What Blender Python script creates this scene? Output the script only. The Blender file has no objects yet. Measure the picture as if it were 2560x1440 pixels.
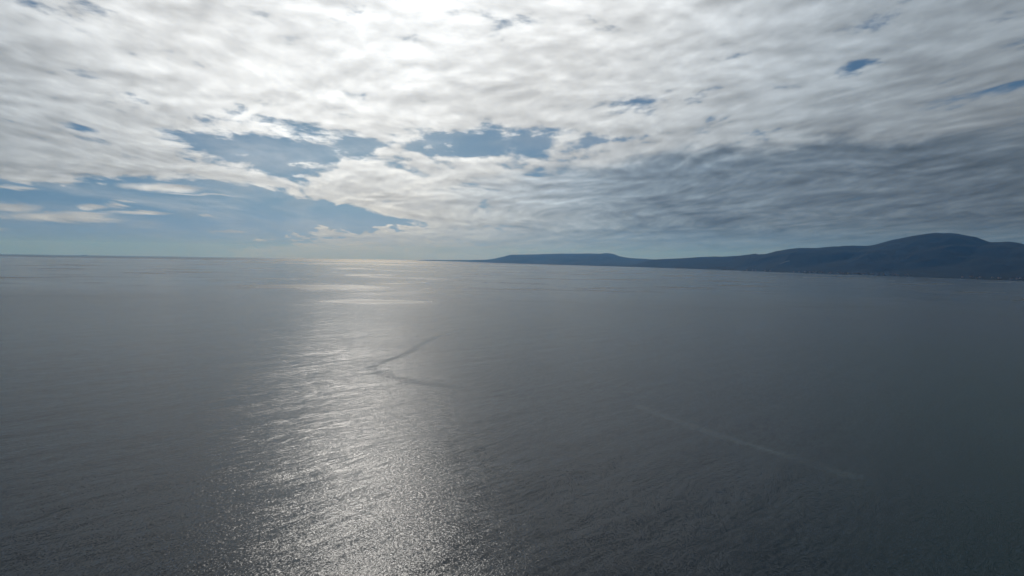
import bpy, bmesh, math, random
from mathutils import Vector, noise as mnoise

scene = bpy.context.scene
rad = math.radians
RE = 6.371e6                       # earth radius: the sea curves away to a real horizon

# ---------------------------------------------------------------- camera
cam_data = bpy.data.cameras.new('camera')
cam_data.sensor_width = 36.0
cam_data.lens = 36.0 * 1828.0 / 2560.0
cam_data.clip_start = 1.0
cam_data.clip_end = 200000.0
cam = bpy.data.objects.new('camera', cam_data)
scene.collection.objects.link(cam)
CAM_H, PITCH, ROLL = 110.0, rad(2.40), rad(0.94)
cam.location = (0, 0, CAM_H)
_f = Vector((0, math.cos(PITCH), -math.sin(PITCH)))
_u0 = Vector((0, math.sin(PITCH), math.cos(PITCH)))
_r0 = Vector((1, 0, 0))
_r = _r0 * math.cos(ROLL) + _u0 * math.sin(ROLL)
_u = -_r0 * math.sin(ROLL) + _u0 * math.cos(ROLL)
from mathutils import Matrix
cam.rotation_euler = Matrix((( _r.x, _u.x, -_f.x), (_r.y, _u.y, -_f.y), (_r.z, _u.z, -_f.z))).to_euler()
scene.camera = cam

# ---------------------------------------------------------------- render / exposure
vs = scene.view_settings
vs.view_transform = 'Standard'
vs.look = 'None'
vs.exposure = 0.0
vs.gamma = 1.0
vs.use_curve_mapping = False
scene.cycles.use_adaptive_sampling = True
scene.cycles.adaptive_threshold = 0.03
scene.cycles.use_denoising = True
scene.cycles.denoiser = 'OPENIMAGEDENOISE'
scene.cycles.max_bounces = 6
scene.cycles.volume_bounces = 0
scene.cycles.sample_clamp_indirect = 4.0
scene.cycles.sample_clamp_direct = 0.0

# ---------------------------------------------------------------- node helper
class V:
    """a socket in a node tree with arithmetic on it"""
    def __init__(s, nt, sock): s.nt, s.s = nt, sock
    def _m(s, op, *a, clamp=False):
        n = s.nt.nodes.new('ShaderNodeMath'); n.operation = op; n.use_clamp = clamp
        for i, v in enumerate((s,) + a):
            if isinstance(v, V): s.nt.links.new(v.s, n.inputs[i])
            else: n.inputs[i].default_value = v
        return V(s.nt, n.outputs[0])
    def __add__(s, o): return s._m('ADD', o)
    __radd__ = __add__
    def __mul__(s, o): return s._m('MULTIPLY', o)
    __rmul__ = __mul__
    def __sub__(s, o): return s._m('SUBTRACT', o)
    def __rsub__(s, o): return (s * -1.0) + o
    def __truediv__(s, o): return s._m('DIVIDE', o)
    def __pow__(s, o): return s._m('POWER', o)
    def max(s, o): return s._m('MAXIMUM', o)
    def min(s, o): return s._m('MINIMUM', o)
    def abs(s): return s._m('ABSOLUTE')
    def sqrt(s): return s._m('SQRT')
    def exp(s): return s._m('EXPONENT')
    def atan2(s, o): return s._m('ARCTAN2', o)
    def asin(s): return s._m('ARCSINE')
    def acos(s): return s._m('ARCCOSINE')
    def clamp(s): return s._m('ADD', 0.0, clamp=True)
    def smooth(s, a, b):
        n = s.nt.nodes.new('ShaderNodeMapRange'); n.interpolation_type = 'SMOOTHSTEP'
        s.nt.links.new(s.s, n.inputs[0]); n.inputs[1].default_value = a; n.inputs[2].default_value = b
        n.inputs[3].default_value = 0.0; n.inputs[4].default_value = 1.0
        return V(s.nt, n.outputs[0])
    def curve(s, pts):
        """piecewise curve through (x, y) points, x increasing"""
        x0, x1 = pts[0][0], pts[-1][0]
        ys = [p[1] for p in pts]; y0, y1 = min(ys), max(ys)
        if y1 == y0: y1 = y0 + 1e-6
        n = s.nt.nodes.new('ShaderNodeFloatCurve')
        c = n.mapping.curves[0]
        n.mapping.use_clip = True
        while len(c.points) < len(pts): c.points.new(0.5, 0.5)
        for q, (x, y) in zip(c.points, pts):
            q.location = ((x - x0) / (x1 - x0), (y - y0) / (y1 - y0)); q.handle_type = 'AUTO_CLAMPED'
        n.mapping.update()
        t = (s - x0) * (1.0 / (x1 - x0))
        s.nt.links.new(t.clamp().s, n.inputs['Value'])
        return V(s.nt, n.outputs[0]) * (y1 - y0) + y0

def xyz(nt, x, y, z):
    n = nt.nodes.new('ShaderNodeCombineXYZ')
    for i, v in enumerate((x, y, z)):
        if isinstance(v, V): nt.links.new(v.s, n.inputs[i])
        else: n.inputs[i].default_value = v
    return n.outputs[0]
def sep(nt, sock):
    n = nt.nodes.new('ShaderNodeSeparateXYZ'); nt.links.new(sock, n.inputs[0])
    return [V(nt, o) for o in n.outputs]
def noise(nt, vec, scale=1.0, detail=2.0, rough=0.5, dist=0.0, dims='3D', lac=2.0):
    n = nt.nodes.new('ShaderNodeTexNoise'); n.noise_dimensions = dims
    nt.links.new(vec, n.inputs['Vector'])
    n.inputs['Scale'].default_value = scale; n.inputs['Detail'].default_value = detail
    n.inputs['Roughness'].default_value = rough; n.inputs['Distortion'].default_value = dist
    n.inputs['Lacunarity'].default_value = lac
    return V(nt, n.outputs['Fac'])
def mixc(nt, fac, a, b, blend='MIX'):
    n = nt.nodes.new('ShaderNodeMix'); n.data_type = 'RGBA'; n.blend_type = blend
    for i, v in ((0, fac), (6, a), (7, b)):
        if isinstance(v, V): nt.links.new(v.s, n.inputs[i])
        elif isinstance(v, bpy.types.NodeSocket): nt.links.new(v, n.inputs[i])
        elif i == 0: n.inputs[i].default_value = v
        else: n.inputs[i].default_value = (*v, 1.0)
    return n.outputs[2]

# ---------------------------------------------------------------- sun direction
SUN_AZ, SUN_EL = rad(-10.8), rad(27.0)
SUN = Vector((math.sin(SUN_AZ) * math.cos(SUN_EL), math.cos(SUN_AZ) * math.cos(SUN_EL), math.sin(SUN_EL)))

# ---------------------------------------------------------------- world: sky and cloud deck
world = bpy.data.worlds.new('World')
scene.world = world
world.use_nodes = True
wt = world.node_tree
wt.nodes.clear()
w_out = wt.nodes.new('ShaderNodeOutputWorld')
w_bg = wt.nodes.new('ShaderNodeBackground')
w_bg.inputs['Strength'].default_value = 0.06
wt.links.new(w_bg.outputs[0], w_out.inputs[0])
tc = wt.nodes.new('ShaderNodeTexCoord')
dx, dy, dz = sep(wt, tc.outputs['Generated'])
sky = wt.nodes.new('ShaderNodeTexSky')
sky.sky_type = 'NISHITA'
sky.sun_disc = False
sky.sun_elevation = SUN_EL
sky.sun_rotation = SUN_AZ
sky.altitude = 100
sky.air_density = 1.0
sky.dust_density = 0.2
sky.ozone_density = 0.3
wt.links.new(xyz(wt, dx, dy, dz.max(0.0) * 0.85 + 0.24), sky.inputs[0])
SKY_GAIN = 0.72

deg = 180.0 / math.pi
el = dz.asin() * deg
az = dx.atan2(dy) * deg
# the deck lies flat high above the sea: project the view ray on it
zz = dz.max(0.0) + 0.085
px, py = dx / zz, dy / zz
def n2d(x, y, detail, rough=0.5):
    return noise(wt, xyz(wt, x, y, 0.0), 1.0, detail, rough, dims='2D')
wn = wt.nodes.new('ShaderNodeTexNoise'); wn.noise_dimensions = '2D'
wt.links.new(xyz(wt, px * 0.7 + 3.1, py * 0.7 + 7.7, 0.0), wn.inputs['Vector'])
wn.inputs['Scale'].default_value = 1.0; wn.inputs['Detail'].default_value = 1.0
wx, wy, _ = sep(wt, wn.outputs['Color'])
qx = px + (wx - 0.5) * 0.35
qy = py + (wy - 0.5) * 0.35

# the puffs have height as well as width, so low in the sky they foreshorten less than the flat deck
pv = zz._m('LOGARITHM', math.e) * 2.4
pu = dx / (zz ** 0.68) * 1.5 + (wx - 0.5) * 0.35
pw = pv + (wy - 0.5) * 0.25
def ripples(ox, oy, det):
    return n2d((pu + ox) * 4.3 + 4.4, (pw + oy) * 4.3 - pu * 0.7 + 31.0, det, 0.5)
n_big = n2d(qx * 0.75 + 9.3, qy * 0.6 + 2.0, 1.0)
n_mid = n2d(pu * 2.0 + 20.7, pw * 2.0 + 5.0, 6.0, 0.55)
n_rip = ripples(0.0, 0.0, 4.0)
n_lit = ripples(0.0, 0.06, 2.0)
n_fine = n2d(pu * 9.0 + 2.4, pw * 9.0 + 11.0, 5.0, 0.6)
n_street = n2d(qx * 1.7 - qy * 0.35 + 1.9, qy * 0.55 + qx * 0.15 + 13.0, 2.0)
lump = (n_mid - 0.5) * 1.7 + (n_rip - 0.5) * 1.7 + (n_fine - 0.5) * 1.2

# warped angles give ragged edges to the large shapes
lowk = (el * 0.12 + 0.2).min(1.2)
waz = az + (n_mid - 0.5) * 7.0
wel = el + (n_mid - 0.5) * 1.6 * lowk + (n_rip - 0.5) * 0.7 * lowk

def ellipses(A, E_, lst, soft):
    vec = xyz(wt, A, E_, 0.0); out = None
    for a, e, ra, re_, k in lst:
        m = wt.nodes.new('ShaderNodeVectorMath'); m.operation = 'MULTIPLY_ADD'
        wt.links.new(vec, m.inputs[0])
        m.inputs[1].default_value = (1 / ra, 1 / re_, 0); m.inputs[2].default_value = (-a / ra, -e / re_, 0)
        l = wt.nodes.new('ShaderNodeVectorMath'); l.operation = 'LENGTH'
        wt.links.new(m.outputs[0], l.inputs[0])
        r = wt.nodes.new('ShaderNodeMapRange'); r.interpolation_type = 'SMOOTHSTEP'
        wt.links.new(l.outputs['Value'], r.inputs[0])
        r.inputs[1].default_value = 1 - soft; r.inputs[2].default_value = 1 + soft
        r.inputs[3].default_value = k; r.inputs[4].default_value = 0.0
        v = V(wt, r.outputs[0])
        out = v if out is None else out.max(v)
    return out

# clear air low on the left
up = az.curve([(-60, 4.4), (-35, 4.25), (-28, 4.65), (-22, 5.1), (-19, 4.95), (-16, 4.1), (-12, 3.35), (-8, 2.4), (-5, 1.6)])
lo = az.curve([(-60, -3.0), (-24, -1.6), (-19, 0.7), (-12, 1.75), (-8, 2.3), (-5, 2.7)])
clear = (up - el).smooth(-0.9, 0.9) * (el - lump * 0.9 - lo).smooth(-0.5, 0.8)
# broken band of open sky across the middle
mid = az.curve([(-40, 8.2), (-30, 8.1), (-22, 7.6), (-17, 7.2), (-12, 8.1), (-6, 8.7), (0, 8.8), (7, 9.0), (14, 10.2), (20, 11)])
wid = az.curve([(-40, -1.0), (-30, -0.5), (-25, 0.3), (-20, 1.2), (-17, 1.5), (-13, 0.8), (-10, 0.8), (-5, 1.1), (0, 1.1), (6, 0.75), (9, 0.0), (14, -0.4), (18, -1.0)])
band = 1.0 - ((el - mid).abs() - wid).smooth(-1.5, 1.3)
gap = clear * 1.75
gap = gap.max(band * 1.25)
gap = gap.max(ellipses(waz, wel, (
    (-29.3, 16.0, 2.2, 0.6, 0.55), (15.0, 10.7, 1.6, 0.7, 0.5), (9.6, 11.4, 2.4, 0.9, 0.48),
    (33.8, 10.4, 5.0, 0.9, 0.36), (31.0, 17.8, 3.5, 1.0, 0.3), (-13.0, 17.3, 1.6, 0.5, 0.40),
    (22.0, 13.0, 3.4, 0.7, 0.12), (-28.0, 9.9, 2.2, 0.5, 0.45), (31.0, 3.4, 5.0, 0.35, 0.2),
    (17.5, 8.9, 3.0, 0.5, 0.35), (-22.0, 9.6, 3.0, 0.5, 0.4)), 0.8))
# small flat clouds floating in the clear air
small = ellipses(az + (n_rip - 0.5) * 3.0, el + (n_rip - 0.5) * 0.35 + (n_fine - 0.5) * 0.45, (
    (-31.4, 2.15, 3.4, 0.30, 1.0), (-30.2, 2.45, 1.5, 0.20, 0.9), (-28.6, 3.1, 0.75, 0.16, .8), (-28.0, 3.45, 1.0, 0.10, .7),
    (-27.2, 2.65, 1.7, 0.12, 0.9), (-30.0, 2.95, 0.6, 0.16, .8), (-25.4, 4.5, 2.2, 0.24, 1.0),
    (-34.8, 2.65, 1.9, 0.30, 0.9), (-34.5, 3.95, 1.5, 0.13, 0.9), (-21.3, 1.52, 1.3, 0.10, .8),
    (-22.9, 2.65, 0.8, 0.07, .6), (-23.0, 4.15, 2.6, 0.08, .6), (-34.9, 1.3, 0.9, 0.1, .6)), 0.6)

cover = 0.78 + (n_big - 0.5) * 0.25 + lump - gap + az.smooth(4.0, 18.0) * (1.0 - el.smooth(6.0, 9.5)) * 0.35
alpha = cover.smooth(-0.16, 0.46).max(small).max(n_mid.smooth(0.35, 0.75) * 0.30)

# light coming down through the deck: strongest around the hidden sun
cosS = dx * SUN.x + dy * SUN.y + dz * SUN.z
th = cosS.min(1.0).max(-1.0).acos() * deg
lum = (th * th * (-1.0 / 625.0)).exp() * 0.52 + (th * (-1.0 / 45.0)).exp() * 0.76
relief = n_rip - n_lit
lum = lum * (1.0 + relief * 0.9) * (1.0 - cover.smooth(0.25, 0.95) * 0.06 + (n_rip - 0.5) * 0.35 + (n_fine - 0.5) * 0.5 - (n_street - 0.5) * 0.4 - (n_big - 0.5) * 0.35)
# a heavier bank over the land on the right lets less light through
dup = az.curve([(-14, 2.5), (-8, 4.5), (0, 6.4), (5, 7.1), (10, 7.9), (18, 8.5), (27, 8.7), (38, 8.2), (60, 8.0)])
bank = (dup - (wel + (n_rip - 0.5) * 1.5)).smooth(-0.5, 0.9) * az.smooth(-12.0, 16.0)
lum = lum * (1.0 - bank * (0.46 - (n_rip - 0.5) * 0.3))
col_near = (0.96, 0.99, 1.01)
col_far = (0.82, 0.95, 1.08)
ccol = mixc(wt, th.smooth(16.0, 40.0), col_near, col_far)
ccol = mixc(wt, (1.0 - el.smooth(1.5, 7.0)) * (1.0 - bank) * 0.35, ccol, (1.02, 0.985, 0.94))
ccol = mixc(wt, bank, ccol, (0.72, 0.93, 1.16))
vm = wt.nodes.new('ShaderNodeVectorMath'); vm.operation = 'SCALE'
wt.links.new(ccol, vm.inputs[0]); wt.links.new((lum * (1.0 / 0.06)).s, vm.inputs['Scale'])
vs2 = wt.nodes.new('ShaderNodeVectorMath'); vs2.operation = 'SCALE'
wt.links.new(sky.outputs[0], vs2.inputs[0]); vs2.inputs['Scale'].default_value = SKY_GAIN
air = mixc(wt, 1.0, vs2.outputs[0], mixc(wt, el.smooth(-0.5, 4.5), (0.84, 0.94, 1.16), (0.72, 0.98, 1.12)), 'MULTIPLY')
fade = el.smooth(-0.3, 3.2) * 0.8 + 0.2
final = mixc(wt, alpha * fade, air, vm.outputs[0])
wt.links.new(final, w_bg.inputs['Color'])
world.cycles.sampling_method = 'MANUAL'
world.cycles.sample_map_resolution = 1024

# ---------------------------------------------------------------- sun lamp (veiled by the deck)
sd = bpy.data.lights.new('sun', 'SUN')
sd.energy = 0.68
sd.angle = rad(5.0)
sd.color = (1.0, 0.97, 0.93)
sun = bpy.data.objects.new('sun', sd)
scene.collection.objects.link(sun)
sun.rotation_euler = SUN.to_track_quat('Z', 'Y').to_euler()

# ---------------------------------------------------------------- helpers
def drop(x, y): return -(x * x + y * y) / (2 * RE)
def link(o): scene.collection.objects.link(o); return o
def mesh_obj(name, verts, faces, mats, parent=None, smooth=False, fmats=None):
    me = bpy.data.meshes.new(name)
    me.from_pydata(verts, [], faces)
    for m in mats: me.materials.append(m)
    if smooth: me.polygons.foreach_set('use_smooth', [True] * len(me.polygons))
    if fmats: me.polygons.foreach_set('material_index', fmats)
    me.update()
    o = link(bpy.data.objects.new(name, me))
    if parent: o.parent = parent
    return o
def tag(o, label=None, cat=None, group=None, kind=None):
    for k, v in (('label', label), ('category', cat), ('group', group), ('kind', kind)):
        if v: o[k] = v
    return o
def material(name):
    m = bpy.data.materials.new(name); m.use_nodes = True
    return m, m.node_tree, m.node_tree.nodes['Principled BSDF']

# ---------------------------------------------------------------- water
def water_material():
    m, nt, b = material('sea_water')
    geo = nt.nodes.new('ShaderNodeNewGeometry')
    x, y, z = sep(nt, geo.outputs['Position'])
    nx, ny, nz = sep(nt, geo.outputs['True Normal'])
    ca, sa = math.cos(rad(50)), math.sin(rad(50))
    a = x * ca + y * sa                 # along the crests
    c = y * ca - x * sa                 # across the crests
    big = noise(nt, xyz(nt, a * (1 / 90.), c * (1 / 60.), 0.0), 1.0, 2.0)
    c2 = c + (big - 0.5) * 30.0
    swell = noise(nt, xyz(nt, a * (1 / 110.), c2 * (1 / 12.), 2.0), 1.0, 1.0) - 0.5
    wave = noise(nt, xyz(nt, a * (1 / 13.), c2 * (1 / 2.6), 5.0), 1.0, 1.0) - 0.5
    chop = noise(nt, xyz(nt, a * (1 / 3.2), c * (1 / 0.8), 8.0), 1.0, 1.0) - 0.5
    side = noise(nt, xyz(nt, a * (1 / 1.6), c * (1 / 1.6), 11.0), 1.0, 1.0) - 0.5
    mn = nt.nodes.new('ShaderNodeTexNoise'); mn.noise_dimensions = '2D'
    nt.links.new(xyz(nt, a * (1 / 0.9), c * (1 / 0.33), 0.0), mn.inputs['Vector'])
    mn.inputs['Scale'].default_value = 1.0; mn.inputs['Detail'].default_value = 1.0
    mr, mg, _ = sep(nt, mn.outputs['Color'])
    # wind lanes: rougher and smoother water
    lane = noise(nt, xyz(nt, x * (1 / 900.), y * (1 / 1500.), 1.0), 1.0, 3.0, 0.55)
    # long current lines drawn on the surface (polylines in metres)
    def line(pts, w):
        d = None
        for (x0, y0), (x1, y1) in zip(pts, pts[1:]):
            ux, uy = x1 - x0, y1 - y0; L2 = ux * ux + uy * uy
            t = (((x - x0) * ux + (y - y0) * uy) * (1.0 / L2)).clamp()
            ex, ey = x - x0 - t * ux, y - y0 - t * uy
            s = (ex * ex + ey * ey).sqrt()
            d = s if d is None else d.min(s)
        d = d + (big - 0.5) * w * 1.2 + wave * w * 1.2
        return 1.0 - d.smooth(w * 0.1, w * 1.3)
    hook = line([(-80, 1080), (-104, 985), (-113, 900), (-115, 840), (-125, 781), (-136, 714), (-128, 690)], 7.0).max(
           line([(-136, 714), (-126, 684), (-112, 662), (-96, 648), (-75, 627), (-50, 614)], 11.0))
    hook = hook * (0.5 + big.smooth(0.3, 0.65) * 0.5)
    seam = line([(-760, 2830), (-628, 2796), (-570, 2745), (-480, 2655), (-386, 2520), (-285, 2369), (-182, 2215), (-120, 2120)], 9.0)
    wake = line([(96, 545), (116, 493), (132, 455), (148, 427), (162, 403), (177, 374)], 7.0) * (0.15 + big.smooth(0.3, 0.65) * 0.55)
    # broad ruffled patches far out
    gust = noise(nt, xyz(nt, x * (1 / 520.), y * (1 / 380.), 6.0), 1.0, 3.0, 0.6)
    def patch(cx, cy, rx, ry, ang=0.0):
        co, si = math.cos(ang), math.sin(ang)
        X = (x - cx) * co + (y - cy) * si; Y = (y - cy) * co - (x - cx) * si
        d = ((X * (1 / rx)) ** 2.0 + (Y * (1 / ry)) ** 2.0).sqrt() + (lane - 0.5) * 1.2 + (gust - 0.5) * 2.2
        return 1.0 - d.smooth(0.25, 1.35)
    open_water = y.smooth(1400.0, 2600.0)
    ruffle = gust.smooth(0.50, 0.68) * open_water * 0.7
    ruffle = ruffle.max(patch(-2100, 9300, 2600, 1000) * gust.smooth(0.38, 0.55)).max(patch(-7500, 31000, 9000, 5500)).max(
        patch(-620, 2480, 330, 300) * gust.smooth(0.3, 0.5)).max(patch(-300, 1740, 150, 95))
    far_out = y.smooth(10500.0, 15000.0)
    amp = 1.15 - open_water * 0.6 - far_out * 0.1 + (lane - 0.5) * 0.8 + ruffle * 0.35 - hook * 0.42 - seam * 0.6 - wake * 0.4
    amp = amp.max(0.15)
    sc_ = (swell * 0.16 + wave * 0.25 + chop * 0.27 + (mr - 0.5) * 0.55) * amp
    sa_ = (side * 0.22 + (mg - 0.5) * 0.46) * amp
    slx = sa_ * ca - sc_ * sa
    sly = sa_ * sa + sc_ * ca
    nv = nt.nodes.new('ShaderNodeVectorMath'); nv.operation = 'NORMALIZE'
    nt.links.new(xyz(nt, nx - slx, ny - sly, nz), nv.inputs[0])
    nt.links.new(nv.outputs[0], b.inputs['Normal'])
    rough = 0.21 - open_water * 0.04 + (lane - 0.5) * 0.08 + ruffle * 0.20 + far_out * 0.23 - hook * 0.08 - seam * 0.06
    nt.links.new(rough.max(0.1).min(0.40).s, b.inputs['Roughness'])
    # deep blue-grey water turning green over the shoals on the right
    shoal = (x * 0.9 - y * 0.35 + (big - 0.5) * 60.0 + (lane - 0.5) * 80).smooth(-60.0, 160.0) * (1.0 - y.smooth(500.0, 1600.0))
    col = mixc(nt, shoal, (0.006, 0.020, 0.035), (0.004, 0.032, 0.034))
    col = mixc(nt, wake, col, (0.05, 0.08, 0.095))
    nt.links.new(col, b.inputs['Base Color'])
    b.inputs['IOR'].default_value = 1.15
    b.distribution = 'GGX'
    return m

rings = [0.0]
r_ = 60.0
while r_ < 45000:
    rings.append(r_); r_ *= 1.02
rings.append(45000.0)
SEG = 360
verts = [(0, 0, 0)]; faces = []
for r_ in rings[1:]:
    for k in range(SEG):
        t = 2 * math.pi * k / SEG
        verts.append((r_ * math.cos(t), r_ * math.sin(t), -r_ * r_ / (2 * RE)))
for k in range(SEG):
    faces.append((0, 1 + k, 1 + (k + 1) % SEG))
for i in range(len(rings) - 2):
    b0, b1 = 1 + i * SEG, 1 + (i + 1) * SEG
    for k in range(SEG):
        k2 = (k + 1) % SEG
        faces.append((b0 + k, b1 + k, b1 + k2, b0 + k2))
sea = mesh_obj('sea', verts, faces, [water_material()], smooth=True)
tag(sea, 'calm grey sea with a band of sun glitter reaching the horizon', kind='structure')

# ---------------------------------------------------------------- land
def land_material():
    m, nt, b = material('wooded_slope')
    geo = nt.nodes.new('ShaderNodeNewGeometry')
    pos = geo.outputs['Position']
    n1 = noise(nt, pos, 1 / 420., 4.0, 0.6)
    n2 = noise(nt, pos, 1 / 45., 3.0, 0.6)
    col = mixc(nt, n1.smooth(0.35, 0.65), (0.012, 0.017, 0.015), (0.022, 0.027, 0.021))
    col = mixc(nt, n2.smooth(0.55, 0.75) * 0.7, col, (0.035, 0.035, 0.03))
    nt.links.new(col, b.inputs['Base Color'])
    b.inputs['Roughness'].default_value = 0.95
    b.inputs['Specular IOR Level'].default_value = 0.1
    bp = nt.nodes.new('ShaderNodeBump'); bp.inputs['Strength'].default_value = 0.6; bp.inputs['Distance'].default_value = 12.0
    nt.links.new(n2.s, bp.inputs['Height']); nt.links.new(bp.outputs[0], b.inputs['Normal'])
    return m
LAND = land_material()

def poly(pts, n):
    """resample a polyline evenly by its own parameter"""
    L = [0.0]
    for p, q in zip(pts, pts[1:]): L.append(L[-1] + math.hypot(q[0] - p[0], q[1] - p[1]))
    out = []; j = 0
    for i in range(n):
        s = L[-1] * i / (n - 1)
        while j < len(L) - 2 and s > L[j + 1]: j += 1
        t = 0 if L[j + 1] == L[j] else (s - L[j]) / (L[j + 1] - L[j])
        out.append(tuple(a + (b_ - a) * t for a, b_ in zip(pts[j], pts[j + 1])))
    return out

class Land:
    """a stretch of hills between a shore line and a crest line, with a back slope"""
    def __init__(s, shore, crest, n, plain, rough, gully, back, seed):
        s.n = n; s.sh = poly(shore, n); s.cr = poly(crest, n)
        s.plain, s.rough, s.gully, s.back, s.seed = plain, rough, gully, back, seed
    def at(s, i, t):
        i = max(0.0, min(s.n - 1.001, i)); k = int(i); f = i - k
        A = [a + (b_ - a) * f for a, b_ in zip(s.sh[k], s.sh[k + 1])]
        B = [a + (b_ - a) * f for a, b_ in zip(s.cr[k], s.cr[k + 1])]
        x = A[0] + (B[0] - A[0]) * t; y = A[1] + (B[1] - A[1]) * t
        H = B[2]
        if t <= 1:
            u = max(0.0, (t - s.plain) / (1 - s.plain))
            base = min(H, 14.0) * min(1.0, t / max(s.plain, .02)) ** 0.7
            h = base + (H - base) * (u * u * (3 - 2 * u) * 0.55 + u ** 1.3 * 0.45)
            w = math.sin(math.pi * min(1, u)) ** 0.8 if u > 0 else 0.0
        else:
            u = (t - 1) / s.back
            h = H * max(0.0, 1 - u) ** 1.4; w = 0.6 * math.sin(math.pi * min(1, u))
        p = Vector((x / s.gully + s.seed, y / s.gully, s.seed * 1.7))
        rg = 1 - abs(mnoise.noise(p)) * 2 + 0.5 * (1 - abs(mnoise.noise(p * 2.1)) * 2) - 0.75
        h += rg * s.rough * H * w
        q = Vector((x / 60., y / 60., 3.0))
        h += (mnoise.noise(q) * 3.5 + mnoise.noise(q * 3) * 2.0) * min(1.0, t * 8) * min(1.0, H / 60.)
        if t <= 0: h = -4.0
        return Vector((x, y, h + drop(x, y)))
    def build(s, name, label, nt_=90):
        ts = [-0.01] + [0.008 + (j / (nt_ - 1)) ** 1.15 * (1 + s.back - 0.01) for j in range(nt_)]
        vs_, fs = [], []
        m = s.n * 1
        for i in range(m):
            for t in ts: vs_.append(s.at(i, t))
        w = len(ts)
        for i in range(m - 1):
            for j in range(w - 1):
                fs.append((i * w + j, (i + 1) * w + j, (i + 1) * w + j + 1, i * w + j + 1))
        o = mesh_obj(name, vs_, fs, [LAND], smooth=True)
        return tag(o, label, kind='structure')

shoreA = [(1900, 11900), (2190, 11153), (2609, 9958), (2809, 8900), (3000, 8174), (3170, 7350), (3420, 6800), (3535, 6240), (3690, 5800), (3770, 5371), (3800, 4885), (3720, 4195), (3500, 3500)]
crestA = [(2250, 12700, 70), (2334, 12600, 102), (2418, 12469, 127), (2733, 11943, 150), (2953, 11532, 175), (3114, 11204, 186), (3152, 11121, 181), (3328, 10711, 200), (3446, 10399, 229), (3472, 10325, 218), (3539, 10225, 224), (3632, 10100, 263), (3758, 9925, 296), (3844, 9800, 307), (4034, 9741, 309), (4220, 9682, 330), (4450, 9609, 346), (4631, 9550, 344), (4720, 9521, 365), (4874, 9469, 418), (5069, 9403, 466), (5239, 9344, 502), (5345, 9307, 518), (5504, 9191, 512), (5538, 9164, 509), (5703, 9027, 461), (5768, 8973, 426), (5816, 8932, 399), (5923, 8836, 402), (5958, 8804, 407), (6011, 8755, 396), (6070, 8700, 374), (6314, 8455, 367), (6669, 8045, 322), (7039, 7500, 248), (7300, 6800, 160)]
shoreB = [(-700, 18200), (-374, 16700), (323, 15151), (893, 13720), (1488, 12426), (2190, 11350), (2700, 10600)]
crestB = [(-1306, 21500, 30), (-900, 21200, 55), (-562, 20922, 88), (-218, 20642, 167), (-71, 20521, 216), (532, 20008, 231), (1254, 19356, 259), (1740, 18890, 264), (1973, 18657, 271), (2200, 18424, 263), (2351, 18265, 284), (2507, 18097, 260), (2637, 17958, 203), (2845, 17725, 166), (3126, 17398, 152), (3357, 17119, 137), (3791, 16559, 99), (4189, 16000, 55)]
shoreC = [(-3300, 24900), (-3060, 24400), (-2283, 23062), (-1354, 20464), (-374, 16750), (100, 15700)]
crestC = [(-3280, 25300, 3), (-3120, 25250, 6), (-3060, 25150, 22), (-2800, 24900, 26), (-2180, 24000, 32), (-1350, 22000, 45), (-900, 20500, 60), (-500, 19000, 75), (0, 17800, 70), (300, 17000, 60)]
landA = Land(shoreA, crestA, 420, 0.16, 0.11, 700.0, 0.7, 3.3)
landB = Land(shoreB, crestB, 220, 0.12, 0.14, 900.0, 0.6, 7.7)
landC = Land(shoreC, crestC, 160, 0.15, 0.05, 600.0, 0.8, 5.1)
landA.build('mountain', 'wooded blue mountain ridge rising behind the right-hand shore')
landB.build('hills', 'flat-topped hazy hills in the middle of the far shore', 60)
landC.build('headland', 'low dark headland running out to the horizon', 40)

# ---------------------------------------------------------------- ships on the horizon
def paint(name, col, rough=0.6):
    m, nt, b = material(name)
    geo = nt.nodes.new('ShaderNodeNewGeometry')
    n = noise(nt, geo.outputs['Position'], 0.4, 3.0)
    c = mixc(nt, n.smooth(0.4, 0.75) * 0.5, col, tuple(v * 0.6 for v in col))
    nt.links.new(c, b.inputs['Base Color']); b.inputs['Roughness'].default_value = rough
    return m
HULL = paint('dark_hull_paint', (0.035, 0.04, 0.05))
DECK = paint('deck_paint', (0.09, 0.05, 0.04))
GREY = paint('grey_ship_paint', (0.16, 0.17, 0.18))
GLASS = paint('bridge_glass', (0.02, 0.025, 0.03), 0.15)

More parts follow.
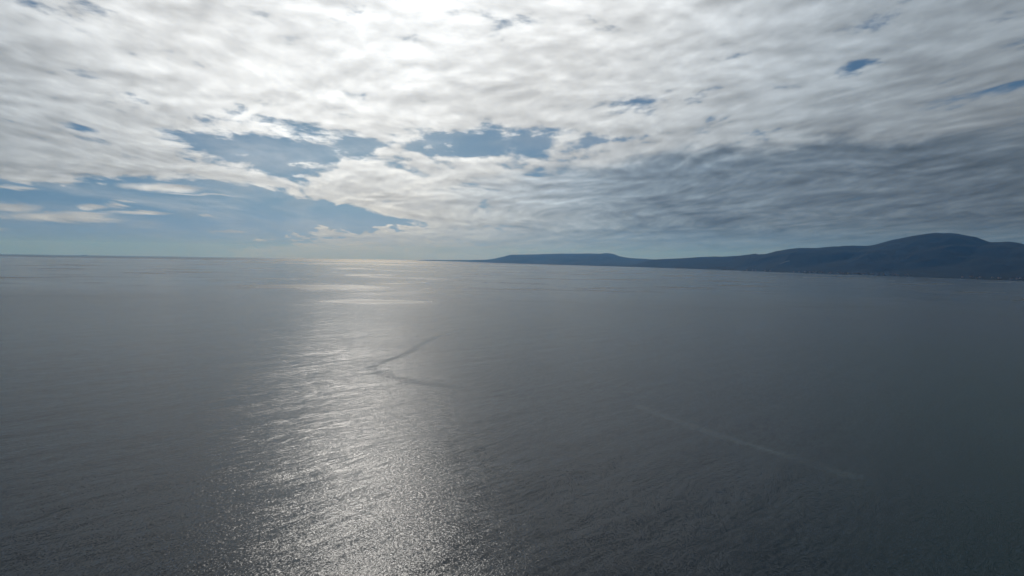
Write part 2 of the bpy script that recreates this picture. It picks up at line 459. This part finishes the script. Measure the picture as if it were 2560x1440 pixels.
def box(bm, x0, x1, y0, y1, z0, z1, tx=0.0, ty=0.0):
    vv = [bm.verts.new(p) for p in ((x0, y0, z0), (x1, y0, z0), (x1, y1, z0), (x0, y1, z0),
          (x0 + tx, y0 + ty, z1), (x1 - tx, y0 + ty, z1), (x1 - tx, y1 - ty, z1), (x0 + tx, y1 - ty, z1))]
    for f in ((0, 3, 2, 1), (4, 5, 6, 7), (0, 1, 5, 4), (1, 2, 6, 5), (2, 3, 7, 6), (3, 0, 4, 7)):
        bm.faces.new([vv[k] for k in f])
def bm_obj(name, bm, mat, parent=None):
    me = bpy.data.meshes.new(name); bmesh.ops.recalc_face_normals(bm, faces=bm.faces); bm.to_mesh(me); bm.free()
    me.materials.append(mat)
    o = link(bpy.data.objects.new(name, me)); o.parent = parent
    return o
def hull_mesh(L, B, D, sheer):
    """stations from bow (-x) to stern (+x)"""
    bm = bmesh.new(); rows = []
    for k in range(15):
        u = k / 14; x = -L / 2 + L * u
        w = B / 2 * min(1.0, (u / 0.18) ** 0.6 if u > 0 else 0.02) * (1.0 if u < 0.88 else 1 - (u - 0.88) * 1.2)
        w = max(w, 0.15); top = D + sheer * max(0, (0.15 - u) / 0.15) + 0.25 * sheer * max(0, (u - 0.85) / 0.15)
        rk = -L * 0.03 * max(0, (0.12 - u) / 0.12)
        rows.append([bm.verts.new(p) for p in ((x + rk, -w, top), (x, -w * 0.93, 0), (x + L * 0.01, -w * 0.6, -4), (x + L * 0.01, w * 0.6, -4), (x, w * 0.93, 0), (x + rk, w, top))])
    for a, b_ in zip(rows, rows[1:]):
        for k in range(6): bm.faces.new((a[k], a[(k + 1) % 6], b_[(k + 1) % 6], b_[k]))
    bm.faces.new(rows[0]); bm.faces.new(rows[-1])
    return bm
def place(name, az_, dist, label, cat, group=None):
    t = bpy.data.objects.new(name, None); link(t)
    x, y = math.sin(rad(az_)) * dist, math.cos(rad(az_)) * dist
    t.location = (x, y, drop(x, y)); t.rotation_euler = (0, 0, rad(-az_))
    return tag(t, label, cat, group)
ship = place('cargo_ship', -30.35, 29500, 'long dark cargo ship with tall stern house on the left horizon', 'ship', 'ships on the horizon')
bm_obj('hull', hull_mesh(185, 28, 12, 5), HULL, ship)
bm = bmesh.new(); box(bm, 46, 74, -13, 13, 12.02, 30, 0.6, 0.6); box(bm, 44, 62, -15, 15, 30.02, 35); sh_ = bm_obj('superstructure', bm, GREY, ship)
bm = bmesh.new(); box(bm, 43.7, 43.98, -13, 13, 31.5, 33.8); bm_obj('window_band', bm, GLASS, sh_)
bm = bmesh.new(); box(bm, 66, 73, -4, 4, 30.02, 42, 0.8, 0.5); bm_obj('funnel', bm, HULL, ship)
bm = bmesh.new(); box(bm, 52, 53.2, -0.6, 0.6, 35.02, 47, .3, .3); bm_obj('mast', bm, GREY, ship)
for k in range(5):
    bm = bmesh.new(); x = -70 + k * 23; box(bm, x, x + 17, -10, 10, 12.02, 14.4, 0.4, 0.4); bm_obj('hatch_cover', bm, DECK, ship)
for k in range(4):
    bm = bmesh.new(); x = -51 + k * 23; box(bm, x, x + 2.4, -1.2, 1.2, 12.02, 24, 0.3, 0.3); box(bm, x - 15, x - 0.02, -0.6, 0.6, 21, 22.2); bm_obj('deck_crane', bm, GREY, ship)
vessel = place('coaster', -34.14, 30500, 'tiny dark vessel near the left edge of the horizon', 'ship', 'ships on the horizon')
bm_obj('hull', hull_mesh(62, 12, 6, 3), HULL, vessel)
bm = bmesh.new(); box(bm, 8, 22, -5, 5, 6.02, 17, 0.4, 0.4); bm_obj('wheelhouse', bm, GREY, vessel)
bm = bmesh.new(); box(bm, 13, 14, -0.5, 0.5, 17.02, 27, .2, .2); bm_obj('mast', bm, GREY, vessel)

# ---------------------------------------------------------------- village along the foot of the mountain
random.seed(11)
WALLS = [paint('pale_render', (0.48, 0.46, 0.43), 0.9), paint('cream_render', (0.40, 0.36, 0.30), 0.9), paint('grey_render', (0.28, 0.28, 0.28), 0.9)]
ROOFS = [paint('clay_tiles', (0.26, 0.12, 0.08), 0.9), paint('grey_slabs', (0.30, 0.29, 0.28), 0.9)]
def house_mesh(w, d, h, flat):
    bm = bmesh.new(); box(bm, -w / 2, w / 2, -d / 2, d / 2, -3, h)
    me = bpy.data.meshes.new('house'); bmesh.ops.recalc_face_normals(bm, faces=bm.faces); bm.to_mesh(me); bm.free()
    bm = bmesh.new()
    if flat:
        box(bm, -w / 2 - .3, w / 2 + .3, -d / 2 - .3, d / 2 + .3, h + .01, h + 0.6); box(bm, -2, 2, -2, 2, h + 0.61, h + 3)
    else:
        e = 0.6
        P = [bm.verts.new(p) for p in ((-w / 2 - e, -d / 2 - e, h + .01), (w / 2 + e, -d / 2 - e, h + .01), (w / 2 + e, d / 2 + e, h + .01), (-w / 2 - e, d / 2 + e, h + .01), (-w / 2 - e, 0, h + d * 0.28), (w / 2 + e, 0, h + d * 0.28))]
        for f in ((0, 1, 5, 4), (2, 3, 4, 5), (0, 4, 3), (1, 2, 5), (0, 3, 2, 1)): bm.faces.new([P[k] for k in f])
    mr = bpy.data.meshes.new('roof'); bmesh.ops.recalc_face_normals(bm, faces=bm.faces); bm.to_mesh(mr); bm.free()
    return me, mr
kinds = []
for (w, d, h, flat, wm, rm) in ((14, 11, 7, False, 0, 0), (12, 10, 6.5, False, 1, 0), (18, 13, 10, True, 0, 1), (16, 12, 7, False, 2, 0), (26, 14, 13, True, 1, 1)):
    me, mr = house_mesh(w, d, h, flat); me.materials.append(WALLS[wm]); mr.materials.append(ROOFS[rm]); kinds.append((me, mr))
def place_house(i, t, k, label, group=None, name='house', cat='house'):
    p = landA.at(i, t)
    o = link(bpy.data.objects.new(name, kinds[k][0])); o.location = p; o.rotation_euler = (0, 0, random.uniform(0, 3.1))
    r = link(bpy.data.objects.new('roof', kinds[k][1])); r.parent = o
    return tag(o, label, cat, group)
for n in range(48):
    place_house(random.gauss(228, 22), 0.035 + abs(random.gauss(0, 0.045)), random.choice((0, 0, 1, 1, 2, 3)),
                'tiny pale house in the shore village below the mountain', 'houses of the shore village')
for n in range(13):
    place_house(random.uniform(298, 324), 0.04 + random.random() * 0.07, random.choice((0, 1, 3)),
                'tiny pale house scattered along the shore near the right edge', 'scattered houses near the right edge')
for n in range(5):
    place_house(random.uniform(150, 172), 0.03 + random.random() * 0.05, random.choice((0, 1)),
                'tiny pale house on the shore left of the village', 'houses left of the village')
place_house(258, 0.115, 4, 'largest pale block standing above the shore village', name='apartment_block', cat='building')
place_house(212.5, 0.10, 2, 'bright white house standing alone above the left of the village', cat='house')

# pale cart track cut across the wooded slope
TRACK = paint('bare_earth', (0.42, 0.38, 0.32), 0.95)
vs_, fs = [], []
for k in range(14):
    u = k / 13
    for w in (-0.005, 0.005):
        p = landA.at(171 + 5.0 * u, 0.40 + 0.10 * u + w); p.z += 2.0
        vs_.append(p)
    if k: fs.append((2 * k - 2, 2 * k - 1, 2 * k + 1, 2 * k))
tag(mesh_obj('path', vs_, fs, [TRACK]), 'short pale track climbing the wooded slope', kind='structure')

# ---------------------------------------------------------------- haze
hz_m = bpy.data.materials.new('haze_air'); hz_m.use_nodes = True
hn = hz_m.node_tree; hn.nodes.clear()
ho = hn.nodes.new('ShaderNodeOutputMaterial')
hv = hn.nodes.new('ShaderNodeVolumePrincipled')
hv.inputs['Color'].default_value = (0.13, 0.43, 1.0, 1)
hv.inputs['Absorption Color'].default_value = (1, 1, 1, 1)
hv.inputs['Density'].default_value = 3.8e-5
hv.inputs['Anisotropy'].default_value = 0.5
for k in ('Density Attribute', 'Color Attribute', 'Temperature Attribute'): hv.inputs[k].default_value = ''
hz_m.cycles.homogeneous_volume = True
hn.links.new(hv.outputs[0], ho.inputs['Volume'])
S, zb, zt = 46000.0, -162.0, 620.0
hverts = [(-S, -S, zb), (S, -S, zb), (S, S, zb), (-S, S, zb), (-S, -S, zt), (S, -S, zt), (S, S, zt), (-S, S, zt)]
haze = mesh_obj('haze', hverts, [(0, 3, 2, 1), (4, 5, 6, 7), (0, 1, 5, 4), (1, 2, 6, 5), (2, 3, 7, 6), (3, 0, 4, 7)], [hz_m])
tag(haze, 'thin blue sea haze over the whole bay', kind='stuff')
